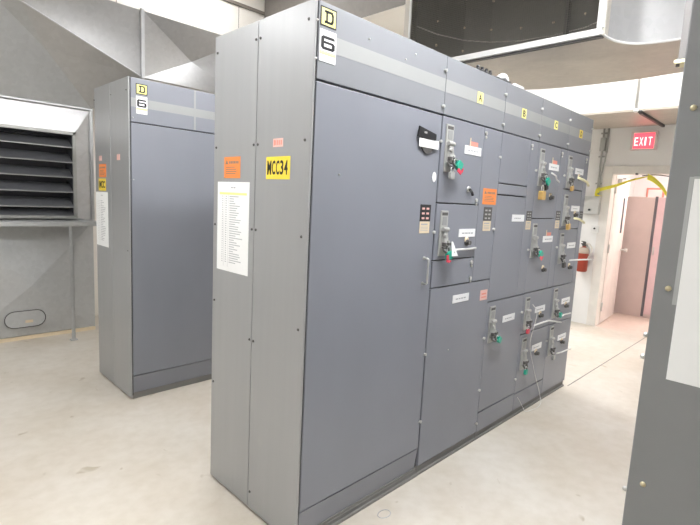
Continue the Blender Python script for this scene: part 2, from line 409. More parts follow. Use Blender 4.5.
# disconnect handle: bezel, slot, swinging lever, hasp
def disconnect(t, F, uc, vt, scale=1.0, label=None):
    H_ = .245*scale; w_ = .034; uc -= .012
    b = MB(); b.box(uc-w_, uc+w_, vt-H_, vt, 0, .008, F); u = obj('disconnect_switch', b, 'unit', t, bevel=.003)
    b = MB(); b.box(uc-w_*.75, uc+w_*.75, vt-.026, vt-.010, .008, .0095, F); obj('slot', b, 'unitd', u, 'dark slot')
    b = MB(); b.box(uc-w_*.55, uc+w_*.55, vt-.078, vt-.034, .008, .010, F); obj('position_plate', b, 'stripe', u)
    b = MB()
    b.hexa([F.p(uc-.022,vt-.20,.008), F.p(uc+.022,vt-.20,.008), F.p(uc+.022,vt-.20,.036), F.p(uc-.022,vt-.20,.036),
            F.p(uc-.016,vt-.10,.008), F.p(uc+.016,vt-.10,.008), F.p(uc+.016,vt-.10,.022), F.p(uc-.016,vt-.10,.022)])
    b.cyl(F.p(uc-.026,vt-.10,.018), F.p(uc+.026,vt-.10,.018), .012, 14)
    b.cyl(F.p(uc-.012,vt-.135,.02), F.p(uc-.012,vt-.135,.036), .010, 12)
    b.cyl(F.p(uc+.010,vt-.165,.024), F.p(uc+.010,vt-.165,.040), .008, 12)
    obj('lever', b, 'unit', u, bevel=.002)
    b = MB(); b.tube([F.p(uc-.024,vt-.195,.022), F.p(uc-.026,vt-.215,.034), F.p(uc,vt-.228,.040), F.p(uc+.026,vt-.215,.034), F.p(uc+.024,vt-.195,.022)], .006, 8)
    b.box(uc-.03, uc-.012, vt-.19, vt-.17, .022, .040, F); b.box(uc+.004, uc+.03, vt-.185, vt-.172, .022, .042, F)
    b.box(uc-.008, uc+.006, vt-.205, vt-.186, .022, .044, F)
    obj('hasp', b, 'unitd', u, 'dark metal hasp')
    return u

def knob(t, F, u, v, lab=None):
    b = MB(); b.cyl(F.p(u,v,0), F.p(u,v,.012), .018, 16); b.cyl(F.p(u,v,.012), F.p(u,v,.03), .013, 16); k = obj('reset_button', b, 'unitd', t, bevel=.0015)
    b = MB(); b.lathe(F.p(u,v+.014,0), F.N, [(0,.019),(.006,.019),(.007,.012)], 14); obj('collar', b, 'tan', k, 'brass coloured collar')

def nameplate(t, F, u0, v0, u1=None, v1=None, red=False):
    u1 = u1 or u0+.172; v1 = v1 or v0+.046
    a = sticker(t, F, u0, u1, v0, v1, 'white', 'nameplate', th=.003)
    b = MB(); x = u0+.03
    for k in range(4): 
        l = random.uniform(.014,.028); b.box(x, x+l, v0+.018, v0+.025, .003, .0034, F); x += l+.007
    obj('print', b, 'ink', a)
    if red:
        r = sticker(t, F, u0+.055, u0+.135, v1+.001, v1+.026, 'pink', 'danger_sticker')
        b = MB(); b.box(u0+.05, u0+.058, v1, v1+.045, 0, .002, F); obj('edge', b, 'tan', r)

def mini_panel(t, F, u0, u1, v0, v1, tan=True, mat='black'):
    a = sticker(t, F, u0, u1, v0, v1, mat, 'instruction_plate', th=.002)
    b = MB(); W_, H_ = u1-u0, v1-v0
    for i in range(3):
        for j in range(2):
            x, y = u0+W_*(.15+.42*j), v0+H_*(.12+.29*i); b.box(x, x+W_*.26, y, y+H_*.12, .002, .0026, F)
    obj('symbols', b, 'rose' if mat == 'black' else 'unit', a)
    if tan:
        r = sticker(t, F, u0+.002, u1-.002, v0-.062, v0-.002, 'tan', 'caution_label')
        b = MB(); b.box(u0+.012, u1-.02, v0-.02, v0-.012, .0015, .002, F)
        for k in range(3): b.box(u0+.01, u1-.016, v0-.032-.009*k, v0-.029-.009*k, .0015, .002, F)
        obj('print', b, 'ink', r)

def latch(t, F, u, v):
    b = MB(); b.cyl(F.p(u,v,0), F.p(u,v,.008), .011, 12); b.cyl(F.p(u+.006,v-.022,0), F.p(u+.006,v-.022,.005), .007, 10); obj('latch', b, 'metal', t)

XS = [0, .882, 1.519, 2.037, 2.537, 3.017]
DEP = .744
F0 = front()
G = 'sections of the main control cabinet row'
# --- wide first section with the end panels
t = thing('control_cabinet', (.44,.37,0), 'widest, nearest control cabinet of the middle row, with yellow MCC34 label on its end', 'electrical cabinet', G)
carcass(t, .012, XS[1], 0, DEP); end_panels(t, 0, 0, .378, DEP)
tp = door_panel(t, F0, .016, XS[1], 1.996, H, 'top', 'top_panel')
stripe(t, F0, .11, XS[1]-.003)
dr = door_panel(t, F0, .016, XS[1]-.010, .17, 1.990)
b = MB(); b.hexa([F0.p(.018,.040,-.0195), F0.p(.868,.040,-.0195), F0.p(.868,.040,-.018), F0.p(.018,.040,-.018),
                  F0.p(.018,.166,-.019), F0.p(.868,.166,-.019), F0.p(.868,.166,-.001), F0.p(.018,.166,-.001)]); obj('kick_plate', b, 'front', t)
b = MB(); b.box(.016, XS[1]-.002, .0, .012, -.03, .004, F0); b.box(.016, XS[1]-.002, .012, .030, -.03, -.008, F0); obj('base_angle', b, 'base', t)
d_logo(t, F0, .024, 2.196, .084, .072)
six_label(t, F0, .024, 2.066, .086, .118)
# handle and plates on the wide door
b = MB(); b.tube([F0.p(.800,1.255,0), F0.p(.800,1.255,.024), F0.p(.800,1.25,.030), F0.p(.800,1.125,.030), F0.p(.800,1.12,.024), F0.p(.800,1.12,0)], .005, 10)
b.cyl(F0.p(.800,1.255,0), F0.p(.800,1.255,.004), .010, 12); b.cyl(F0.p(.800,1.12,0), F0.p(.800,1.12,.004), .010, 12); obj('handle', b, 'metal', dr)
b = MB(); b.cyl(F0.p(  .757,1.840,0), F0.p(.757,1.840,.008), .054, 28); mt = obj('meter', b, 'unitd', dr, 'dark round fitting')
b = MB(); b.poly([(.665,1.861),(.815,1.856),(.815,1.886),(.673,1.910)], F0, .008, .014); pl = obj('meter_plate', b, 'black', mt)
b = MB(); b.box(.712,.735,1.880,1.889,.014,.0145,F0)
obj('print', b, 'unit', pl)
sticker(dr, F0, .682, .843, 1.814, 1.856, 'white', 'nameplate', n=.008, th=.003)
b = MB(); b.poly([(.838+.016*math.cos(a), 1.675+.026*math.sin(a)) for a in [2*PI*k/20 for k in range(20)]], F0, 0, .002); ov = obj('oval_label', b, 'white', dr)
obj('mark', MB().box(.836,.839,1.668,1.682,.002,.0025,F0), 'ink', ov)
mini_panel(dr, F0, .740, .828, 1.447, 1.532)
for v in (2.21, 2.035): obj('hinge', hinge_bolt(F0, XS[1]-.0135, v), 'metal', t)
for v in (1.86, 1.39, .72, .33): obj('hinge', hinge_bolt(F0, XS[1]-.0135, v, -.002), 'metal', t)
screws(t, F0, [(.010,2.21),(.010,2.07),(.30,2.215),(.55,2.19),(.16,1.64),(.62,2.23)], 'metal', .004)
FS = side(0)
warning(t, FS, .500, .643, 1.612, 1.712, flip=True)
paper_sheet(t, FS, .420, .702, 1.158, 1.594)
a = sticker(t, FS, .125, .292, 1.609, 1.704, 'yellow', 'unit_label', th=.0015, label='yellow label reading MCC34')
b = MB()
for k, ch in enumerate('MCC34'): text_into(b, ch, FS, .254-.0285*k, .254-.0285*k+(.029 if ch == 'M' else .0235), 1.628, 1.688, .0015, .0022, .022, flip=True)
obj('lettering', b, 'black', a)
a = sticker(t, FS, .178, .247, 1.744, 1.779, 'rose', 'small_sticker', th=.001)
b = MB()
for k in range(4): b.box(.185+.014*k, .194+.014*k, 1.752, 1.772, .001, .0014, FS)
b.box(.236,.242,1.75,1.774,.001,.0014,FS); obj('print', b, 'pink', a)
screws(t, FS, [(.393,1.76),(.362,1.76),(.393,1.381),(.362,1.381),(.036,1.764),(.036,1.379),(.721,1.76),(.724,1.381),(.393,2.209),(.360,2.209),(.038,2.218),(.719,2.207),(.035,.99),(.36,.86),(.393,.86),(.722,.99),(.36,.10),(.722,.55)])

def narrow(i, lab):
    x0, x1 = XS[i], XS[i+1]
    t = thing('control_cabinet', ((x0+x1)/2, DEP/2, 0), lab, 'electrical cabinet', G)
    carcass(t, x0, x1, 0, DEP)
    door_panel(t, F0, x0, x1, 1.996, H, 'top', 'top_panel'); stripe(t, F0, x0+.003, x1-.003)
    for v in (2.21, 2.035): obj('hinge', hinge_bolt(F0, x1-.0135, v), 'metal', t)
    b = MB(); b.box(x0+.002, x1-.002, .0, .012, -.03, .002, F0); b.box(x0+.002, x1-.002, .012, .045, -.03, -.010, F0); obj('base_angle', b, 'base', t)
    return t, x0, x1
def wireway(t, u0, u1, v0, v1): 
    w_ = door_panel(t, F0, u0, u1, v0, v1, 'front', 'wireway_cover')
    latch(w_, F0, u0+.014, v1-.035)
    return w_

# --- section A
tA, a0, a1 = narrow(1, 'control cabinet section labelled A, second of the middle row, beside the wide door')
wx = 1.305
dd = door_panel(tA, F0, a0, wx, 1.546, 1.992); disconnect(dd, F0, .958, 1.955); nameplate(dd, F0, 1.107, 1.822, red=True)
b = MB(); b.cyl(F0.p(1.176,1.63,0), F0.p(1.176,1.63,.01), .016, 14); k = obj('pilot_button', b, 'metal', dd)
obj('hook', MB().tube([F0.p(1.176,1.63,.01), F0.p(1.176,1.61,.028), F0.p(1.182,1.595,.03)], .008, 8), 'black', k)
latch(dd, F0, 1.27, 1.57)
dd = door_panel(tA, F0, a0, wx, 1.236, 1.542); disconnect(dd, F0, .965, 1.505); nameplate(dd, F0, 1.115, 1.358); knob(dd, F0, 1.20, 1.325)
dd = door_panel(tA, F0, a0, wx, 1.084, 1.232); latch(dd, F0, 1.275, 1.205); latch(dd, F0, 1.275, 1.11)
ww = wireway(tA, wx, a1, 1.084, 1.992)
warning(ww, F0, 1.345, 1.505, 1.55, 1.645); mini_panel(ww, F0, 1.372, 1.468, 1.452, 1.534, mat='unitd')
dd = door_panel(tA, F0, a0, a1, .055, 1.080); nameplate(dd, F0, 1.105, .975)
a = sticker(dd, F0, 1.415, 1.50, .955, 1.02, 'rose', 'small_sticker'); obj('print', MB().box(1.43,1.485,.970,.978,.0015,.002,F0).box(1.43,1.485,.99,1.0,.0015,.002,F0), 'pink', a)
letter_tag(tA, F0, 1.225, 2.14, 'A')
screws(tA, F0, [(1.10,.70)], 'metal', .003)
for v in (1.84,1.4,.7,.35,.12): obj('hinge', hinge_bolt(F0, a1-.0135, v, -.002), 'metal', tA)
# --- section B
tB, a0, a1 = narrow(2, 'control cabinet section labelled B, third of the middle row, with one low switch')
wx = 1.917
door_panel(tB, F0, a0, wx, 1.686, 1.992); door_panel(tB, F0, a0, wx, 1.616, 1.682, name='filler_panel')
dd = door_panel(tB, F0, a0, wx, .933, 1.612); nameplate(dd, F0, 1.742, 1.448)
ww = wireway(tB, wx, a1, .933, 1.992); mini_panel(ww, F0, 1.950, 2.030, 1.455, 1.52, mat='unitd')
dd = door_panel(tB, F0, a0, a1, .19, .929); disconnect(dd, F0, 1.60, .900); nameplate(dd, F0, 1.743, .765)
door_panel(tB, F0, a0, a1, .050, .186, name='kick_plate')
letter_tag(tB, F0, 1.773, 2.14, 'B')
for v in (1.8,1.25,.8,.3): obj('hinge', hinge_bolt(F0, a1-.0135, v, -.002), 'metal', tB)
# --- section C
tC, a0, a1 = narrow(3, 'control cabinet section labelled C, fourth of the middle row, with four switches')
wx = 2.43
dd = door_panel(tC, F0, a0, wx, 1.472, 1.992); disconnect(dd, F0, 2.112, 1.955, 1.05); nameplate(dd, F0, 2.236, 1.822, red=True); knob(dd, F0, 2.306, 1.625)
dd = door_panel(tC, F0, a0, wx, .936, 1.468); disconnect(dd, F0, 2.108, 1.435); nameplate(dd, F0, 2.258, 1.296, red=True); knob(dd, F0, 2.306, 1.09)
ww = wireway(tC, wx, a1, .936, 1.992); mini_panel(ww, F0, 2.452, 2.530, 1.46, 1.53, mat='unitd')
dd = door_panel(tC, F0, a0, a1, .63, .932); disconnect(dd, F0, 2.112, .903); nameplate(dd, F0, 2.250, .762); knob(dd, F0, 2.340, .735)
dd = door_panel(tC, F0, a0, a1, .18, .626); disconnect(dd, F0, 2.122, .598); nameplate(dd, F0, 2.260, .462); knob(dd, F0, 2.335, .437)
door_panel(tC, F0, a0, a1, .050, .176, name='kick_plate')
letter_tag(tC, F0, 2.283, 2.14, 'C')
for v in (1.8,1.25,.5): obj('hinge', hinge_bolt(F0, a1-.0135, v, -.002), 'metal', tC)
# --- section D
tD, a0, a1 = narrow(4, 'farthest control cabinet section of the middle row, with five stacked switches')
wx = 2.935
for v0, v1, ht in ((1.704,1.992,1.955), (1.392,1.700,1.66), (.936,1.388,1.36)):
    dd = door_panel(tD, F0, a0, wx, v0, v1); disconnect(dd, F0, 2.618, ht); nameplate(dd, F0, 2.740, ht-.127); knob(dd, F0, 2.822, ht-.155 if ht > 1.4 else 1.075)
for v0, v1, ht in ((.626,.932,.918), (.052,.622,.606)):
    dd = door_panel(tD, F0, a0, a1, v0, v1); disconnect(dd, F0, 2.614, ht); nameplate(dd, F0, 2.752, ht-.15); knob(dd, F0, 2.840, ht-.17)
ww = wireway(tD, wx, a1, .936, 1.992); mini_panel(ww, F0, 2.943, 3.008, 1.465, 1.535, mat='unitd', tan=False)
letter_tag(tD, F0, 2.774, 2.14, 'D')
b = MB(); b.box(3.0155, 3.0165, .0, DEP, .05, H); obj('end_panel', b, 'side', tD)

# --- wide cabinet behind (left of the photo)
X2, Y2, D2 = .045, 1.978, .687
F2 = front(0, Y2)
t = thing('control_cabinet', (X2+.45, Y2+.34, 0), 'control cabinet of the back row with a plain blue grey door, beside the louvered plenum', 'electrical cabinet')
carcass(t, X2+.012, X2+.90, Y2, D2); end_panels(t, X2, Y2, Y2+.35, Y2+D2)
door_panel(t, F2, X2+.016, X2+.90, 1.990, H, 'front', 'top_panel'); stripe(t, F2, X2+.018, X2+.897, 2.092, 2.152)
b = MB(); b.box(X2+.474, X2+.490, 1.995, H-.004, 0, .001, F2); obj('joint_strip', b, 'stripe', t)
dr = door_panel(t, F2, X2+.016, X2+.888, .178, 1.986)
b = MB(); b.hexa([F2.p(X2+.018,.03,-.0195), F2.p(X2+.888,.03,-.0195), F2.p(X2+.888,.03,-.018), F2.p(X2+.018,.03,-.018),
                  F2.p(X2+.018,.174,-.019), F2.p(X2+.888,.174,-.019), F2.p(X2+.888,.174,-.001), F2.p(X2+.018,.174,-.001)]); obj('kick_plate', b, 'front', t)
b = MB(); b.tube([F2.p(.865,1.255,0), F2.p(.865,1.255,.03), F2.p(.865,1.12,.03), F2.p(.865,1.12,0)], .006, 10); obj('handle', b, 'metal', dr)
d_logo(t, F2, .096, 2.180, .078, .070); six_label(t, F2, .097, 2.050, .076, .118)
screws(t, F2, [(X2+.03,2.02),(X2+.03,1.6)], 'metal', .004)
FL = side(X2)
for y in (2.545, 2.17): sticker(t, FL, y-.03, y+.03, 1.735, 1.775, 'rose', 'small_sticker')
warning(t, FL, 2.425, 2.575, 1.612, 1.712, flip=True)
a = sticker(t, FL, 2.436, 2.592, 1.510, 1.602, 'yellow', 'unit_label')
b = MB(); text_into(b, 'MCC', FL, 2.455, 2.575, 1.53, 1.585, .0015, .0022, .03, flip=True); obj('lettering', b, 'black', a)
paper_sheet(t, FL, 2.398, 2.664, 1.081, 1.500, header=False, rows=24)
screws(t, FL, [(Y2+.03,2.2),(Y2+.32,2.2),(Y2+.03,1.1),(2.66,2.2)], 'unitd', .005)

# --- cabinet across the aisle (right edge of the photo)
t = thing('control_cabinet', (.5,-1.57,0), 'large grey control cabinet at the right edge, its flat end panel carrying a white sheet', 'electrical cabinet')
b = MB(); b.box(.050, .94, -1.95, -1.236, .03, H); obj('body', b, 'rightpanel', t, bevel=.003)
FR_ = side(.04)
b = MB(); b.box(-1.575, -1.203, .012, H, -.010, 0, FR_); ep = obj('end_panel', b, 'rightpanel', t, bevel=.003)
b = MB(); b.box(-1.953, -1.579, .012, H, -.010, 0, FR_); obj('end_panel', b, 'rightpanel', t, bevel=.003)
b = MB(); b.box(.052, .935, -1.93, -1.23, 0, .03); obj('base_channel', b, 'base', t)
FB = FR((0,-1.215,0), (1,0,0), (0,0,1), (0,1,0))
door_panel(t, FB, .055, .93, .17, 1.992); door_panel(t, FB, .055, .93, 1.996, H, 'top', 'top_panel'); door_panel(t, FB, .055, .93, .04, .166, name='kick_plate', th=.01)
screws(t, FR_, [(-1.232,1.375),(-1.232,1.774),(-1.236,.897),(-1.232,2.2),(-1.55,1.9),(-1.55,.9),(-1.61,1.9),(-1.61,.9)], 'screw', .0065)
for v in (1.258, 1.205, .866):
    b = MB(); b.lathe((.044,-1.204,v), (0,1,0), [(0,.006),(.008,.006),(.010,.003)], 10); obj('screw', b, 'metal', t)
a = sticker(t, FR_, -1.535, -1.252, 1.166, 1.622, 'paper', 'paper_sheet')
b = MB(); b.box(-1.251, -1.243, 1.34, 1.626, 0, .0012, FR_); b.box(-1.535,-1.251,1.6225,1.627,0,.0012,FR_); obj('clear_tape', b, 'tapeclear', a, 'grey strip of clear tape')
b = MB()
for k in range(22): b.box(-1.50, -1.42-random.uniform(0,.05), 1.50-.014*k, 1.502-.014*k, .0015, .0018, FR_)
obj('printed_rows', b, 'faint', a)

for (xa, xb), lb in zip(((.945,1.58),(1.585,2.1),(2.105,2.62)), ('second cabinet of the right row, hidden behind the large grey end panel', 'third cabinet of the right row, beyond the large grey end panel', 'last cabinet of the right row, farthest from the white sheet')):
    t = thing('control_cabinet', ((xa+xb)/2,-1.57,0), lb, 'electrical cabinet')
    b = MB(); b.box(xa, xb, -1.95, -1.235, .03, H); obj('body', b, 'rightpanel', t, bevel=.003)
    b = MB(); b.box(xa+.004, xb-.004, -1.93, -1.25, 0, .03); obj('base_channel', b, 'base', t)
    for v0, v1 in ((.05,.62),(.62,1.3),(1.3,1.992)): door_panel(t, FB, xa, xb, v0, v1)
    door_panel(t, FB, xa, xb, 1.996, H, 'top', 'top_panel')

# ---------------------------------------------------------------- padlocks, tags and ties on the switches
def shackle(b, p, w_=.011, h_=.028, r=.0032, F=F0):
    pts = [p+F.U*(-w_), p+F.U*(-w_)+F.V*h_*.6] + [p+F.U*(-w_*math.cos(a))+F.V*(h_*.6+w_*math.sin(a)) for a in [PI*k/8 for k in range(1,8)]] + [p+F.U*w_+F.V*h_*.6, p+F.U*w_]
    b.tube(pts, r, 8)
def padlock(u, v, mat, where, n=.075, s=1., rot=0., extra=None):
    p = F0.p(u, v, n)
    cr, sr = math.cos(rot), math.sin(rot)
    FF = FR(p, (cr,0,sr), (-sr,0,cr), (0,-1,0))
    t = thing('padlock', tuple(p), where, 'padlock', 'lockout padlocks on the switches')
    b = MB(); b.poly([(-.020*s,-.020*s),(-.017*s,-.025*s),(.017*s,-.025*s),(.020*s,-.020*s),(.020*s,.010*s),(.015*s,.016*s),(-.015*s,.016*s),(-.020*s,.010*s)], FF, -.010*s, .010*s)
    obj('body', b, mat, t, bevel=.002)
    b = MB(); shackle(b, FF.p(0,.012*s,0), .012*s, .030*s, .0033, FF); obj('shackle', b, 'metal', t)
    if extra: 
        b = MB(); b.box(-.034*s,-.016*s,-.03*s,.004*s,.008,.012,FF); b.box(-.02,.0,-.036*s,-.028*s,.004,.012,FF); obj('lock_tag', b, extra, t, 'small coloured tag')
    return t
padlock(.992,1.748,'green','green padlock with red tag on the upper switch of section A', .042, 1.15, 1.1, 'red')
padlock(.938,1.694,'unit','grey padlock hanging at the bottom of the upper switch of section A', .040, .9)
padlock(.968,1.270,'green','green padlock with red tag on the lower switch of section A', .042, 1.1, .2, 'red')
padlock(1.632,.680,'green','green padlock on the single low switch of section B', .042, 1., 1.0)
padlock(2.125,1.735,'green','green padlock on the topmost switch of section C, above a black one', .046, 1.15, .8)
padlock(2.125,1.697,'black','black padlock just below the green one on the top switch of section C', .040, 1., .3)
padlock(2.080,1.640,'brass','large brass padlock hanging below the topmost switch of section C', .038, 1.5)
padlock(2.142,1.222,'green','green padlock with red tag on the second switch down in section C', .042, 1.1, 1.0, 'red')
padlock(2.070,.664,'red','dark red padlock on the third switch down in section C', .040, .8, .0)
padlock(2.105,.352,'green','green padlock on the lowest switch in section C', .040, .9, 0)
padlock(2.600,1.712,'brass','brass padlock on the topmost switch of the farthest section', .042, .9, .3)
padlock(2.606,1.418,'brass','brass padlock on the second switch down in the farthest section', .042, 1.1, .2)
padlock(2.606,1.115,'unitd','dark padlock on the third switch down in the farthest section', .042, 1., .1)
padlock(2.640,.705,'green','green padlock on the fourth switch down in the farthest section', .042, 1., 1.0)
padlock(2.604,.360,'unit','grey padlock on the lowest switch of the farthest section', .040, .9, .1)
# folded white tag on A's lower switch
b = MB(); b.hexa([F0.p(.975,1.262,.056), F0.p(1.03,1.262,.056), F0.p(1.03,1.262,.060), F0.p(.975,1.262,.060), F0.p(.982,1.34,.042), F0.p(.992,1.34,.042), F0.p(.992,1.34,.046), F0.p(.982,1.34,.046)])
tag(obj('paper_tag', b, 'white', org=(1.0,-.05,1.31)), 'white folded paper tag hanging from the lower switch of section A', 'tag')
def cord(pts, r, mat, lab, name='lockout_cord'):
    b = MB(); b.tube(pts, r, 8); o = obj(name, b, mat, org=tuple(pts[0])); return tag(o, lab, 'cord', 'cords tied to the switches')
P = F0.p
cord([P(.99,1.283,.06), P(1.07,1.290,.020), P(1.18,1.288,.014), P(1.297,1.290,.010)], .006, 'wht', 'white cord stretched across the lower switch door of section A')
cord([P(2.13,1.79,.07), P(2.20,1.775,.07), P(2.27,1.755,.05), P(2.37,1.742,.03)], .006, 'wht', 'white tie on the topmost switch of section C')
cord([P(2.125,.70,.06), P(2.25,.695,.05), P(2.42,.69,.045), P(2.63,.648,.06)], .0065, 'wht', 'white cord running from the third switch of section C to the next section')
cord([P(2.63,1.79,.07), P(2.70,1.78,.08), P(2.80,1.765,.08), P(2.86,1.745,.07)], .010, 'cordy', 'cream yellow tie on the topmost switch of the farthest section')
cord([P(2.64,1.48,.07), P(2.70,1.475,.08), P(2.78,1.46,.08), P(2.86,1.445,.07)], .009, 'cordy', 'cream yellow tie on the second switch of the farthest section')
cord([P(2.64,1.15,.07), P(2.75,1.15,.09), P(2.9,1.145,.10), P(3.07,1.135,.10)], .0065, 'wht', 'white tie poking out past the end from the third switch of the farthest section')
cord([P(2.65,.70,.06), P(2.72,.694,.04), P(2.82,.684,.03), P(2.93,.675,.02)], .006, 'wht', 'white tie on the fourth switch of the farthest section')
cord([P(2.64,.385,.05), P(2.74,.375,.05), P(2.86,.365,.04), P(2.99,.352,.03)], .006, 'wht', 'white tie on the lowest switch of the farthest section')
loop = [P(2.13,.85,.03), P(2.135,.80,.065), P(2.14,.70,.055), P(2.16,.60,.03), P(2.20,.50,.015), P(2.29,.35,.012), P(2.36,.24,.012), P(2.44,.12,.015), P(2.47,.05,.02),
        (2.46,-.035,.012), (2.36,-.055,.008), (2.27,-.045,.008), (2.20,-.03,.010), (2.16,-.022,.05), (2.10,-.016,.12), (2.07,-.012,.15)]
cord(smooth(loop), .0024, 'wht', 'thin white cord hanging down section C and looping on the floor')

# things on top of the row
for k in range(4):
    x = 1.225+.045*k
    b = MB(); b.cyl((x,.03,H), (x,.03,H+.022), .012, 12); b.cyl((x,.03,H+.022), (x,.03,H+.034), .009, 12)
    tag(obj('cable_plug', b, 'black', org=(x,.03,H)), 'one of four small black plugs standing on top of section A', 'plug', 'black plugs on the row')
b = MB(); b.tube(smooth([(1.36,.06,H+.012),(1.44,.05,H+.014),(1.50,.04,H+.012),(1.60,.03,H+.010)]), .012, 8)
tag(obj('black_cable', b, 'black', org=(1.36,.06,H)), 'short black cable lying on top of section A', 'cable')
b = MB(); b.tube(smooth([(1.50,.05,H+.02),(1.52,.045,H+.035),(1.55,.04,H+.04),(1.58,.04,H+.02)]), .018, 10)
tag(obj('pipe_fitting', b, 'white', org=(1.52,.05,H)), 'white elbow fitting on top of section B', 'fitting')
b = MB(); b.tube([(1.66,.03,H+.012),(1.78,.03,H+.012)], .012, 10)
tag(obj('pipe_fitting', b, 'white', org=(1.70,.03,H)), 'short straight white pipe on top of section B', 'fitting')

# ---------------------------------------------------------------- louvered plenum
YP = 4.02; XR = .43; XLp = -2.3; ZT = 2.315
FP = front(0, YP)
t = thing('air_plenum', (-.9, 4.3, 0), 'galvanised sheet metal air plenum with a wide louver and shelf, left of the back cabinet', 'air plenum')
LX0, LX1, LZ0, LZ1 = -1.45, .272, 1.215, 2.065
b = MB()
b.box(XR-.004, XR, YP, YB-.02, .03, ZT); b.box(XLp, XLp+.004, YP, YB-.02, .03, ZT)
b.box(XLp, XR, YP, YB-.02, ZT-.004, ZT)
obj('body', b, 'galvp', t)
# ring of sheet around the louver, folded from the outer edge to the louver frame
b = MB(); o_ = [(XLp,1.17),(XR,1.17),(XR,ZT),(XLp,ZT)]; i_ = [(LX0,LZ0),(LX1,LZ0),(LX1,LZ1),(LX0,LZ1)]
for k in range(4):
    k2 = (k+1)%4
    b.sheet([FP.p(*o_[k]), FP.p(*o_[k2]), FP.p(i_[k2][0],i_[k2][1],.030), FP.p(i_[k][0],i_[k][1],.030)], .003, (0,1,0))
obj('folded_panel', b, 'galv', t)
# lower cross-broken panels
def crossbreak(t, F, u0, u1, v0, v1, uc, vc, n, mat, name='cross_broken_panel'):
    b = MB(); c = [(u0,v0),(u1,v0),(u1,v1),(u0,v1)]
    for k in range(4):
        k2 = (k+1)%4; b.sheet([F.p(*c[k]), F.p(*c[k2]), F.p(uc,vc,n)], .003, -F.N)
    return obj(name, b, mat, t)
crossbreak(t, FP, -.73, XR, .04, 1.165, -.154, .543, .06, 'galvp')
crossbreak(t, FP, XLp, -.735, .04, 1.165, -1.5, .60, .03, 'galvp')
b = MB(); fw = .032
b.box(LX0, LX1, LZ1-fw, LZ1, .03, .06, FP); b.box(LX0, LX1, LZ0-.01, LZ0+fw*.5, .03, .06, FP)
b.box(LX1-fw, LX1, LZ0, LZ1, .03, .06, FP); b.box(LX0, LX0+fw, LZ0, LZ1, .03, .06, FP)
lf = obj('louver_frame', b, 'louver_edge', t, bevel=.002)
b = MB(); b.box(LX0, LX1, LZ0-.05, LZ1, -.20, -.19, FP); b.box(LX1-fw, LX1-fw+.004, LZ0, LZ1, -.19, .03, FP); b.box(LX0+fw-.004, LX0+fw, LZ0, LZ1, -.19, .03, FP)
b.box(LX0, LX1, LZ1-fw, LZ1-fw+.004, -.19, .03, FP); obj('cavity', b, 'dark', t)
for k in range(-1, 5):
    z = 1.318+.148*k
    if z < LZ0: z0 = LZ0+.005
    z0 = max(z, LZ0+.01)
    b = MB(); b.hexa([FP.p(LX0+fw,z0,.045), FP.p(LX1-fw,z0,.045), FP.p(LX1-fw,z0+.005,.045), FP.p(LX0+fw,z0+.005,.045),
                      FP.p(LX0+fw,z0+.085,-.10), FP.p(LX1-fw,z0+.085,-.10), FP.p(LX1-fw,z0+.09,-.10), FP.p(LX0+fw,z0+.09,-.10)])
    sl = obj('louver_blade', b, 'louver', lf)
b = MB()
for k in range(0, 5):
    z = 1.318+.148*k; b.box(LX0+fw, LX1-fw, z-.004, z+.004, .045, .052, FP)
obj('blade_edges', b, 'louver_edge', lf, 'bright front edges of the blades')
# shelf and its angle post
b = MB(); b.box(XLp, XR, 1.172, 1.186, 0, .30, FP); b.box(XLp, XR, 1.145, 1.172, .29, .30, FP); obj('shelf', b, 'galvp', t, bevel=.001)
b = MB(); b.box(.128, .160, .01, 1.145, .285, .289, FP); b.box(.156, .160, .01, 1.145, .255, .289, FP); b.box(.115,.175,0,.01,.25,.31,FP); obj('angle_post', b, 'galvp', t)
b = MB(); b.box(XLp, XR, 0, .035, .0, .012, FP); obj('base_strip', b, 'tan', t, 'yellowish sealant at the floor')
# oval access plate
b = MB(); R_, hw, cx, cz = .082, .088, -.212, .218
pts = [(cx+hw+R_*math.cos(a), cz+R_*math.sin(a)) for a in [-PI/2+PI*k/14 for k in range(15)]]+[(cx-hw+R_*math.cos(a), cz+R_*math.sin(a)) for a in [PI/2+PI*k/14 for k in range(15)]]
nn = .052
pa = [P_ for P_ in pts]
b.poly(pa, FP, .0, nn); ac = obj('access_plate', b, 'galvp', t, bevel=.002)
b = MB(); b.tube([FP.p(u,v,nn) for u,v in pts+[pts[0]]], .004, 6); obj('gasket', b, 'unitd', ac, 'dark gasket outline')
b = MB(); b.box(-.215,-.150,.178,.205,nn,nn+.002,FP); obj('label_plate', b, 'tan', ac)
b = MB(); b.box(XR-.018, XR+.012, 1.19, ZT, -.02, .018, FP); obj('corner_flange', b, 'galv', t)
b = MB(); b.box(XLp, XR+.012, ZT-.012, ZT+.004, -.01, .035, FP); obj('ledge_flange', b, 'alum', t)

# big supply duct above the plenum and back cabinet
YD = 3.6; FD = front(0, YD)
t = thing('supply_duct', (1.0,4.1,2.32), 'large folded galvanised duct running above the plenum and the back cabinet', 'duct')
zb, zt = 2.655, 3.288
xs_ = .780
S_ = Vector((xs_,YD,zb)); T_ = Vector((xs_,YD,zt)); R0 = Vector((-.229,YD,3.068)); L1 = Vector((XR,YP-.03,ZT+.004)); L0 = Vector((XLp,YP-.03,ZT+.004)); A_ = Vector((-.01,3.80,2.77))
R1 = Vector((-.72,YD,zt)); TL = Vector((XLp,YD+.25,zt))
B_ = Vector((-.624,YD,3.245)); BL = Vector((XLp,YD,3.245)); TL = Vector((XLp,YD,zt))
A_ = Vector((-.01,3.80,2.768))
b = MB(); b.sheet([S_, T_, R1, B_, R0], .003, (0,1,0)); b.sheet([B_, R1, TL, BL], .003, (0,1,0)); o1 = obj('front_face', b, 'galv', t)
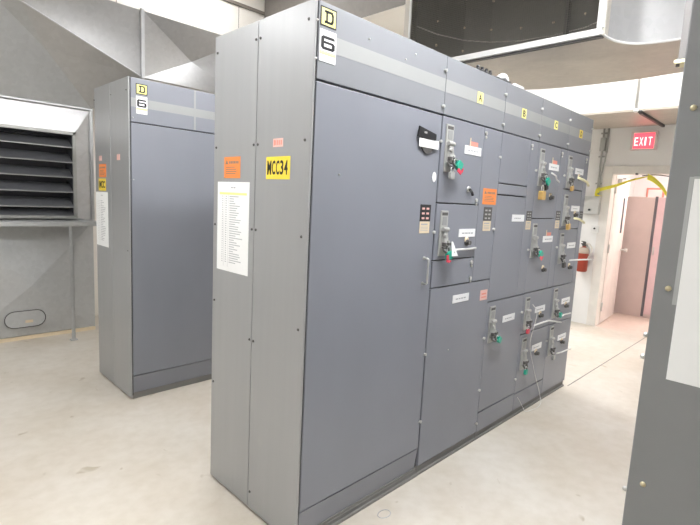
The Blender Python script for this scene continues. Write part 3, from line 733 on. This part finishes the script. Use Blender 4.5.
b = MB(); b.sheet([S_, R0, A_], .003, (0,1,0)); b.sheet([S_, A_, L1], .003, (0,1,0)); obj('lower_facet', b, 'galv', t)
b = MB(); b.sheet([A_, R0, B_], .003, (0,1,0)); b.sheet([L1, A_, B_, BL, L0], .003, (0,1,0)); obj('side_facet', b, 'galvp', t)
b = MB(); q = [S_, R0]
n_ = (R0-S_).normalized(); b.tube([S_+Vector((0,-.004,0)), R0+Vector((0,-.004,0)), B_+Vector((0,-.004,0))], .007, 6); obj('folded_edge', b, 'alum', t)
b = MB(); b.box(xs_-.012, xs_+.022, zb-.02, zt+.012, .0, .035, FD); obj('standing_seam', b, 'alum', t, bevel=.003)
crossbreak(t, FD, xs_+.022, 1.95, zb, zt, 1.38, 2.955, -.13, 'galv', 'cross_broken_face')
b = MB(); b.box(1.95, 1.975, zb-.02, zt+.012, 0, .035, FD); obj('standing_seam', b, 'alum', t)
crossbreak(t, FD, 1.975, 3.1, zb, zt, 2.5, 2.955, -.13, 'galv', 'cross_broken_face')
b = MB(); b.box(xs_, 3.1, YD+.001, YB-.01, zb-.004, zb); b.box(-.70, 3.1, YD+.003, YB-.01, zt-.002, zt+.002); b.box(3.096, 3.1, YD, YB-.01, zb, zt)
b.sheet([L1, S_, Vector((xs_,YB-.02,zb)), Vector((XR,YB-.02,ZT+.004))], .003, (0,0,1)); obj('casing', b, 'galv', t)

# ---------------------------------------------------------------- fan housing with wire screen
ZH0, ZH1 = 2.75, 4.10; XM = 2.42; YM0, YM1 = -.165, 1.50
rim = [(2.44,-.205),(2.52,-.212),(2.615,-.235),(2.69,-.275),(2.754,-.335),(2.79,-.43),(2.806,-.564),(2.81,-.75),(2.80,-1.0),(2.76,-1.3)]
outer = [(3.55,-1.3),(3.68,-.8),(3.727,-.40),(3.772,-.097),(3.77,.25),(3.736,.605),(3.69,.80),(3.611,.966),(3.48,1.13),(3.319,1.263),(3.0,1.46),(2.70,1.56),(XM,1.58)]
t = thing('fan_housing', (3.0,.3,ZH0), 'large sheet metal fan housing hung overhead with a wire screen and curved white wall', 'fan housing')
ringpts = [(XM,-.205)]+rim+outer
b = MB(); b.poly(ringpts, WORLD, ZH0, ZH0+.004); obj('bottom_plate', b, 'galvd', t)
b = MB(); b.poly(ringpts, WORLD, ZH1, ZH1+.004); obj('top_plate', b, 'galvd', t)
def wallstrip(pts, z0, z1, th):
    b = MB(); n = len(pts); V = []
    for i, p in enumerate(pts):
        a, c = pts[max(i-1,0)], pts[min(i+1,n-1)]; dx, dy = c[0]-a[0], c[1]-a[1]; l = math.hypot(dx,dy); nx, ny = -dy/l*th, dx/l*th
        V.append([b.bm.verts.new((p[0]+o*nx, p[1]+o*ny, z)) for z in (z0,z1) for o in (0,1)])
    for A, B in zip(V, V[1:]):
        for i, j in ((0,1),(1,3),(3,2),(2,0)): f = b.bm.faces.new((A[i],A[j],B[j],B[i])); f.smooth = False
    b.bm.faces.new([V[0][i] for i in (0,1,3,2)]); b.bm.faces.new([V[-1][i] for i in (0,1,3,2)])
    return b
b = wallstrip([tuple(p)[:2] for p in smooth([(x,y,0) for x,y in [(XM+.07,-.206)]+rim[1:]], 6)], ZH0+.004, ZH1, .004)
obj('curved_wall', b, 'curved', t, 'smooth pale curved wall')
b = MB(); b.tube(smooth([(x,y,ZH0+.004) for x,y in [(XM+.02,-.21)]+rim]), .009, 6); obj('rim_bead', b, 'whitebar', t)
b = wallstrip(outer, ZH0+.004, ZH1, -.004); ow = obj('outer_wall', b, 'galvd', t)
b = MB(); b.box(XM+.0, XM+.004, YM1, 1.58, ZH0+.004, ZH1); obj('side_plate', b, 'galvd', t)
b = MB(); b.box(XM+.001, XM+.07, -.212, YM0-.02, ZH0+.004, ZH1); obj('corner_plate', b, 'galvd', t)
b = MB(); b.box(XM-.03, XM, -.20, YM1+.03, ZH0-.0, ZH0+.045); b.box(XM-.03, XM, YM0-.045, YM0, ZH0+.045, ZH1); b.box(XM-.012, XM, YM1, YM1+.022, ZH0+.045, ZH1); b.box(XM-.03, XM, YM0-.045, YM1+.03, ZH1-.05, ZH1)
fr2 = obj('screen_frame', b, 'whitebar', t, bevel=.002)
b = MB(); b.box(XM-.004, XM+.03, -.20, YM1, ZH0-.012, ZH0-.001); obj('seal_strip', b, 'unitd', t, 'dark strip under the screen frame')
b = MB(); y = YM0+.01
while y < YM1: b.box(XM+.006, XM+.0075, y-.0012, y+.0012, ZH0+.03, ZH1-.03); y += .0165
z = ZH0+.055
while z < ZH1-.04: b.box(XM+.0075, XM+.009, YM0, YM1, z-.0012, z+.0012); z += .0165
obj('wire_screen', b, 'wire', t)
# inside of the scroll: curved inner wall with rivets and an inlet ring
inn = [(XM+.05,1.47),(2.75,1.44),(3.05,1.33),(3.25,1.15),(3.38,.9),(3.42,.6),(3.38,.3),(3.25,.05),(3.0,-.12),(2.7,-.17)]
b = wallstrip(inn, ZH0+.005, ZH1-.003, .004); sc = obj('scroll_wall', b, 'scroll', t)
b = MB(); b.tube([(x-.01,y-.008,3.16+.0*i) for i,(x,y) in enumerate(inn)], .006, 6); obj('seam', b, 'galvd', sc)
for i,(x,y) in enumerate(inn[1:-1]):
    for zz in (3.06,3.28,3.55):
        b = MB(); b.lathe((x-.004,y-.004,zz), (-1,-.3,0), [(0,.012),(.006,.012),(.009,.006),(.01,0)], 8); obj('rivet', b, 'tan', sc)
b = MB(); b.box(3.30, 3.36, .42, .45, ZH0+.01, ZH1-.01); obj('inner_brace', b, 'unitd', t)
for y in (.0,.45,.9,1.35): 
    b = MB(); b.cyl((XM+.12,y,ZH1+.004), (XM+.12,y,ZC), .006, 8); obj('hanger_rod', b, 'metal', t)

# second duct beyond the screen
t = thing('return_duct', (3.5,3.2,3.6), 'brownish galvanised duct high up behind the wire screen housing', 'duct')
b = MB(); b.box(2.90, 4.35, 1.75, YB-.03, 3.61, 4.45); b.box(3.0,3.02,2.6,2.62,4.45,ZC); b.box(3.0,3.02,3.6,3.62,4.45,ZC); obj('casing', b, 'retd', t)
b = MB(); b.box(2.90, 4.35, 1.75, YB-.03, 3.605, 3.6095); obj('bottom_sheet', b, 'cream', t, 'bottom sheet coloured with the cream wall reflection')  # cream stands in for the wall reflected in the galvanised underside
for y in (3.40,):
    b = MB(); b.box(2.88, 2.8995, y, y+.05, 3.60, 4.46); obj('flange', b, 'groove', t)

# strut hanging beside the right cabinet
t = thing('hanging_strut', (2.12,-.76,2.39), 'pale grey hanging strut with a small foot, overhead beside the right cabinet', 'strut')
b = MB(); b.box(2.10, 2.17, -.78, -.74, 2.42, ZC); b.box(2.155,2.17,-.84,-.78,2.42,ZC); obj('channel', b, 'strut', t)
b = MB(); b.box(2.06, 2.17, -.79, -.73, 2.40, 2.42); obj('foot', b, 'cordy', t, 'cream foot plate')
b = MB(); b.cyl((2.085,-.745,2.385),(2.085,-.745,2.43),.010,10); obj('bolt', b, 'unitd', t)

# ---------------------------------------------------------------- far wall fittings
FW = side(XW)
t = thing('exit_sign', (XW,.27,2.35), 'red lit EXIT sign on the far wall above the doorway', 'exit sign')
b = MB(); b.box(.130, .420, 2.325, 2.555, 0, .05, FW); obj('housing', b, 'exitbody', t, bevel=.004)
b = MB(); b.box(.160, .385, 2.345, 2.53, .05, .053, FW); fc = obj('face', b, 'exit', t)
b = MB()
for ch, ya in zip('EXIT', (.335,.279,.246,.182)): text_into(b, ch, FW, ya, ya+(.016 if ch == 'I' else .040), 2.38, 2.48, .053, .055, .0, flip=True)
obj('letters', b, 'exitw', fc, 'white glowing letters EXIT')
b = MB(); b.box(4.62, 5.62, .075, .105, 2.592, 2.619); b.cyl((4.60,.09,2.60),(4.60,.09,2.625),.02,10)
tag(obj('support_rail', b, 'unitd', org=(5.1,.09,2.6)), 'dark metal rail under the soffit pointing at the EXIT sign', 'rail')
b = MB(); b.cyl((4.575,.125,2.61), (4.575,.125,ZC), .014, 10); b.lathe((4.575,.125,2.60), (0,0,1), [(0,.01),(.01,.024),(.03,.024),(.04,.012)], 14)
tag(obj('hanger_rod', b, 'whitebar', org=(4.575,.125,2.6)), 'white hanger rod with a round end in front of the soffit', 'rod')
b = MB()
for y, z0 in ((.752,1.742), (.695,2.30)):
    b.tube([(XW-.025,y,z0), (XW-.025,y,2.618)], .012, 10)
b.box(XW-.055, XW, .715, .775, 2.33, 2.50)
for z in (1.9,2.25,2.55): b.box(XW-.012, XW, .715, .79, z, z+.02)
b.tube([(XW-.025,.695,2.31),(XW-.025,.70,2.2),(XW-.03,.73,2.0),(XW-.025,.735,1.742)], .010, 8)
tag(obj('conduit', b, 'unit', org=(XW,.75,1.75)), 'grey conduit pair running up the far wall from the control box', 'conduit')
t = thing('control_box', (XW,.79,1.5), 'white wall mounted control box below the conduit, left of the doorway', 'box')
b = MB(); b.box(.690, .890, 1.50, 1.74, 0, .09, FW); obj('enclosure', b, 'boxgrey', t, bevel=.004)
b = MB(); b.box(.695, .885, 1.505, 1.735, .091, .096, FW); obj('cover', b, 'boxgrey', t, bevel=.002)
b = MB(); b.cyl(FW.p(.80,1.56,.096), FW.p(.80,1.56,.115), .014, 14); obj('knob', b, 'black', t)
t = thing('switch_plate', (XW,.73,1.26), 'small white switch plate on the far wall above the fire extinguisher', 'switch')
b = MB(); b.box(.680, .775, 1.260, 1.36, 0, .03, FW); obj('plate', b, 'whitebar', t, bevel=.003)
b = MB(); b.cyl(FW.p(.73,1.315,.03), FW.p(.73,1.315,.042), .012, 12); obj('button', b, 'black', t)
# extinguisher
t = thing('fire_extinguisher', (XW-.09,.815,.72), 'red fire extinguisher hung on the far wall beside the end of the middle row', 'fire extinguisher')
ex, ey = XW-.09, .815
b = MB(); b.lathe((ex,ey,.725), (0,0,1), [(0,.055),(.01,.066),(.03,.069),(.26,.069),(.30,.06),(.325,.04),(.34,.022),(.36,.02)], 28); obj('cylinder', b, 'extred', t)
b = MB(); b.lathe((ex,ey,.975), (0,0,1), [(0,.0697),(.035,.0697),(.055,.062),(.078,.045)], 28); obj('collar_label', b, 'extlab', t, 'tan worn label around the shoulder')
b = MB(); b.cyl((ex,ey,1.075),(ex,ey,1.12),.022,14); b.box(ex-.09,ex+.02,ey-.012,ey+.012,1.10,1.112); b.hexa([(ex-.09,ey-.012,1.135),(ex+.02,ey-.012,1.118),(ex+.02,ey+.012,1.118),(ex-.09,ey+.012,1.135),(ex-.09,ey-.012,1.143),(ex+.02,ey-.012,1.13),(ex+.02,ey+.012,1.13),(ex-.09,ey+.012,1.143)])
b.cyl((ex-.02,ey,1.09),(ex-.05,ey,1.09),.015,12); obj('valve', b, 'unitd', t, 'dark valve and squeeze handle')
b = MB(); b.tube(smooth([(ex,ey-.02,1.10),(ex-.02,ey-.07,1.105),(ex-.03,ey-.11,1.05),(ex-.03,ey-.10,.98),(ex-.04,ey-.075,.90)]), .010, 10); obj('hose', b, 'hose', t)
b = MB(); b.box(ex+.06,XW,ey-.02,ey+.02,.85,1.10); obj('bracket', b, 'metal', t)
# caution tape
def ribbon(pts, w_, tw):
    b = MB(); V = []
    for i, p in enumerate(pts):
        a = tw*i/len(pts)+.3; d = Vector((.25*math.sin(a), 0, math.cos(a)*1.0))*w_/2; p = Vector(p)
        V.append([b.bm.verts.new(p+d), b.bm.verts.new(p-d), b.bm.verts.new(p-d+Vector((.0015,0,0))), b.bm.verts.new(p+d+Vector((.0015,0,0)))])
    for A, B in zip(V, V[1:]):
        for i in range(4): b.bm.faces.new((A[i],A[(i+1)%4],B[(i+1)%4],B[i]))
    b.bm.faces.new(V[0]); b.bm.faces.new(V[-1]); return b
t = thing('caution_tape', (5.57,.4,1.8), 'yellow caution tape strung across the doorway from the conduit', 'tape')
obj('band', ribbon(smooth([(5.53,.745,1.80),(5.56,.68,1.835),(5.575,.52,1.885),(5.575,.36,1.95),(5.58,.18,2.00)]), .055, 1.1), 'tape', t)
obj('band', ribbon(smooth([(5.58,.18,2.00),(5.575,.10,1.955),(5.575,.0,1.86),(5.58,-.10,1.72),(5.58,-.30,1.60)]), .075, .8), 'tape', t)
obj('band', ribbon(smooth([(5.535,.70,1.825),(5.515,.745,1.79),(5.515,.725,1.755),(5.53,.66,1.745)]), .085, 1.5), 'tape', t)
b = MB(); b.tube(smooth([(5.585,.24,2.01),(5.585,.1,2.02),(5.585,-.1,1.995)]), .006, 6); b.cyl((5.60,.30,2.03),(5.56,.30,2.03),.014,8); obj('string', b, 'unitd', t, 'dark string and hook')

# ring stain on the floor by the wide cabinet
b = MB(); ringv = [(.484+.038*math.cos(a), -.097+.026*math.sin(a), .0008) for a in [2*PI*k/24 for k in range(25)]]; b.tube(ringv, .0022, 6, caps=False)
tag(obj('ring_stain', b, 'ink', org=(.484,-.097,0)), 'small oval ring stain on the floor by the wide cabinet', 'ring')

# ---------------------------------------------------------------- lamps of the room and added fill lights
def fixture(x, y, z, power, lab, along='x', L_=1.25, W_=.32):
    a, c = (L_/2, W_/2) if along == 'x' else (W_/2, L_/2)
    t = thing('ceiling_light', (x,y,z), lab, 'ceiling light', 'fluorescent ceiling lights')
    b = MB(); b.box(x-a, x+a, y-c, y+c, z, z+.07); obj('casing', b, 'whitebar', t, bevel=.004)
    b = MB(); b.box(x-a+.015, x+a-.015, y-c+.015, y+c-.015, z-.012, z); 
    m = M['lamp'].copy(); m.node_tree.nodes['Principled BSDF'].inputs['Emission Strength'].default_value = power; M['lamp_%g' % power] = m
    obj('diffuser', b, 'lamp_%g' % power, t)
    b = MB()
    for s_ in (-1, 1):
        px, py = (x+s_*a*.7, y) if along == 'x' else (x, y+s_*c*.7)
        b.cyl((px,py,z+.07), (px,py,ZC), .005, 6)
    obj('hanger', b, 'metal', t)
fixture(-1.7, 2.1, 3.1, 12, 'added unseen light in front of the plenum, brightening the back cabinet side and duct')  # added fill lamp out of view, for the back cabinet side and duct
fixture(1.7, 4.0, 4.42, 11, 'fluorescent light hanging high above the big duct')
fixture(1.5, 2.9, 4.35, 7, 'added unseen light high over the back cabinet, lifting the duct facets')  # added fill lamp out of view, lightens the upward duct facets
fixture(-1.05, .38, 3.0, 19, 'fluorescent light hanging before the row end')
fixture(.4, 1.36, 3.25, 14, 'fluorescent light hanging between the middle row and the back cabinet')
fixture(.45, -.78, 3.3, 34, 'fluorescent light hanging over the near end of the right aisle')
fixture(1.55, -.80, 3.45, 17, 'fluorescent light hanging over the middle of the right aisle', W_=.3)
fixture(-2.6, -2.2, 3.9, 12, 'fluorescent light hanging at the near side')
fixture(4.2, -.2, 4.2, 34, 'fluorescent light hanging between housing and soffit', 'y', 1.6)
fixture(3.3, -2.5, 3.9, 12, 'fluorescent light hanging over the far right')
fixture(4.1, 2.5, 3.2, 30, 'added light hidden beyond the end of the middle row, brightening the far wall', 'y')  # added fill lamp hidden behind the housing, lifts the far wall
t = thing('corridor_light', (7.2,-.2,2.69), 'ceiling light in the corridor beyond the doorway', 'ceiling light')
b = MB(); b.box(6.7,7.7,-.45,-.15,2.64,2.699); obj('casing', b, 'whitebar', t)
m = M['lamp'].copy(); m.node_tree.nodes['Principled BSDF'].inputs['Emission Strength'].default_value = 55; m.node_tree.nodes['Principled BSDF'].inputs['Emission Color'].default_value = (1,.88,.84,1); M['lampc'] = m
b = MB(); b.box(6.72,7.68,-.43,-.17,2.628,2.64); obj('diffuser', b, 'lampc', t)

# world, view, camera
wd = bpy.data.worlds.new('world'); S.world = wd; wd.use_nodes = True
wd.node_tree.nodes['Background'].inputs['Color'].default_value = (.9,.92,1,1); wd.node_tree.nodes['Background'].inputs['Strength'].default_value = .05
yaw, pit, rol, f = .7917616, -.13174656, .05030696, 477.6968
fwv = Vector((math.cos(pit)*math.sin(yaw), math.cos(pit)*math.cos(yaw), math.sin(pit)))
rt = Vector((math.cos(yaw), -math.sin(yaw), 0)); up = rt.cross(fwv)
r2 = rt*math.cos(rol)+up*math.sin(rol); u2 = up*math.cos(rol)-rt*math.sin(rol)
cam = bpy.data.cameras.new('camera'); co = bpy.data.objects.new('camera', cam); COL.objects.link(co)
mt4 = Matrix(((r2.x,u2.x,-fwv.x,-1.23736), (r2.y,u2.y,-fwv.y,-1.470485), (r2.z,u2.z,-fwv.z,1.540594), (0,0,0,1)))
co.matrix_world = mt4
cam.sensor_width = 36; cam.lens = f/700*36; cam.clip_start = .02
S.camera = co
S.view_settings.view_transform = 'Standard'; S.view_settings.look = 'None'; S.view_settings.gamma = 1; S.view_settings.exposure = 1.0
S.view_settings.use_curve_mapping = False
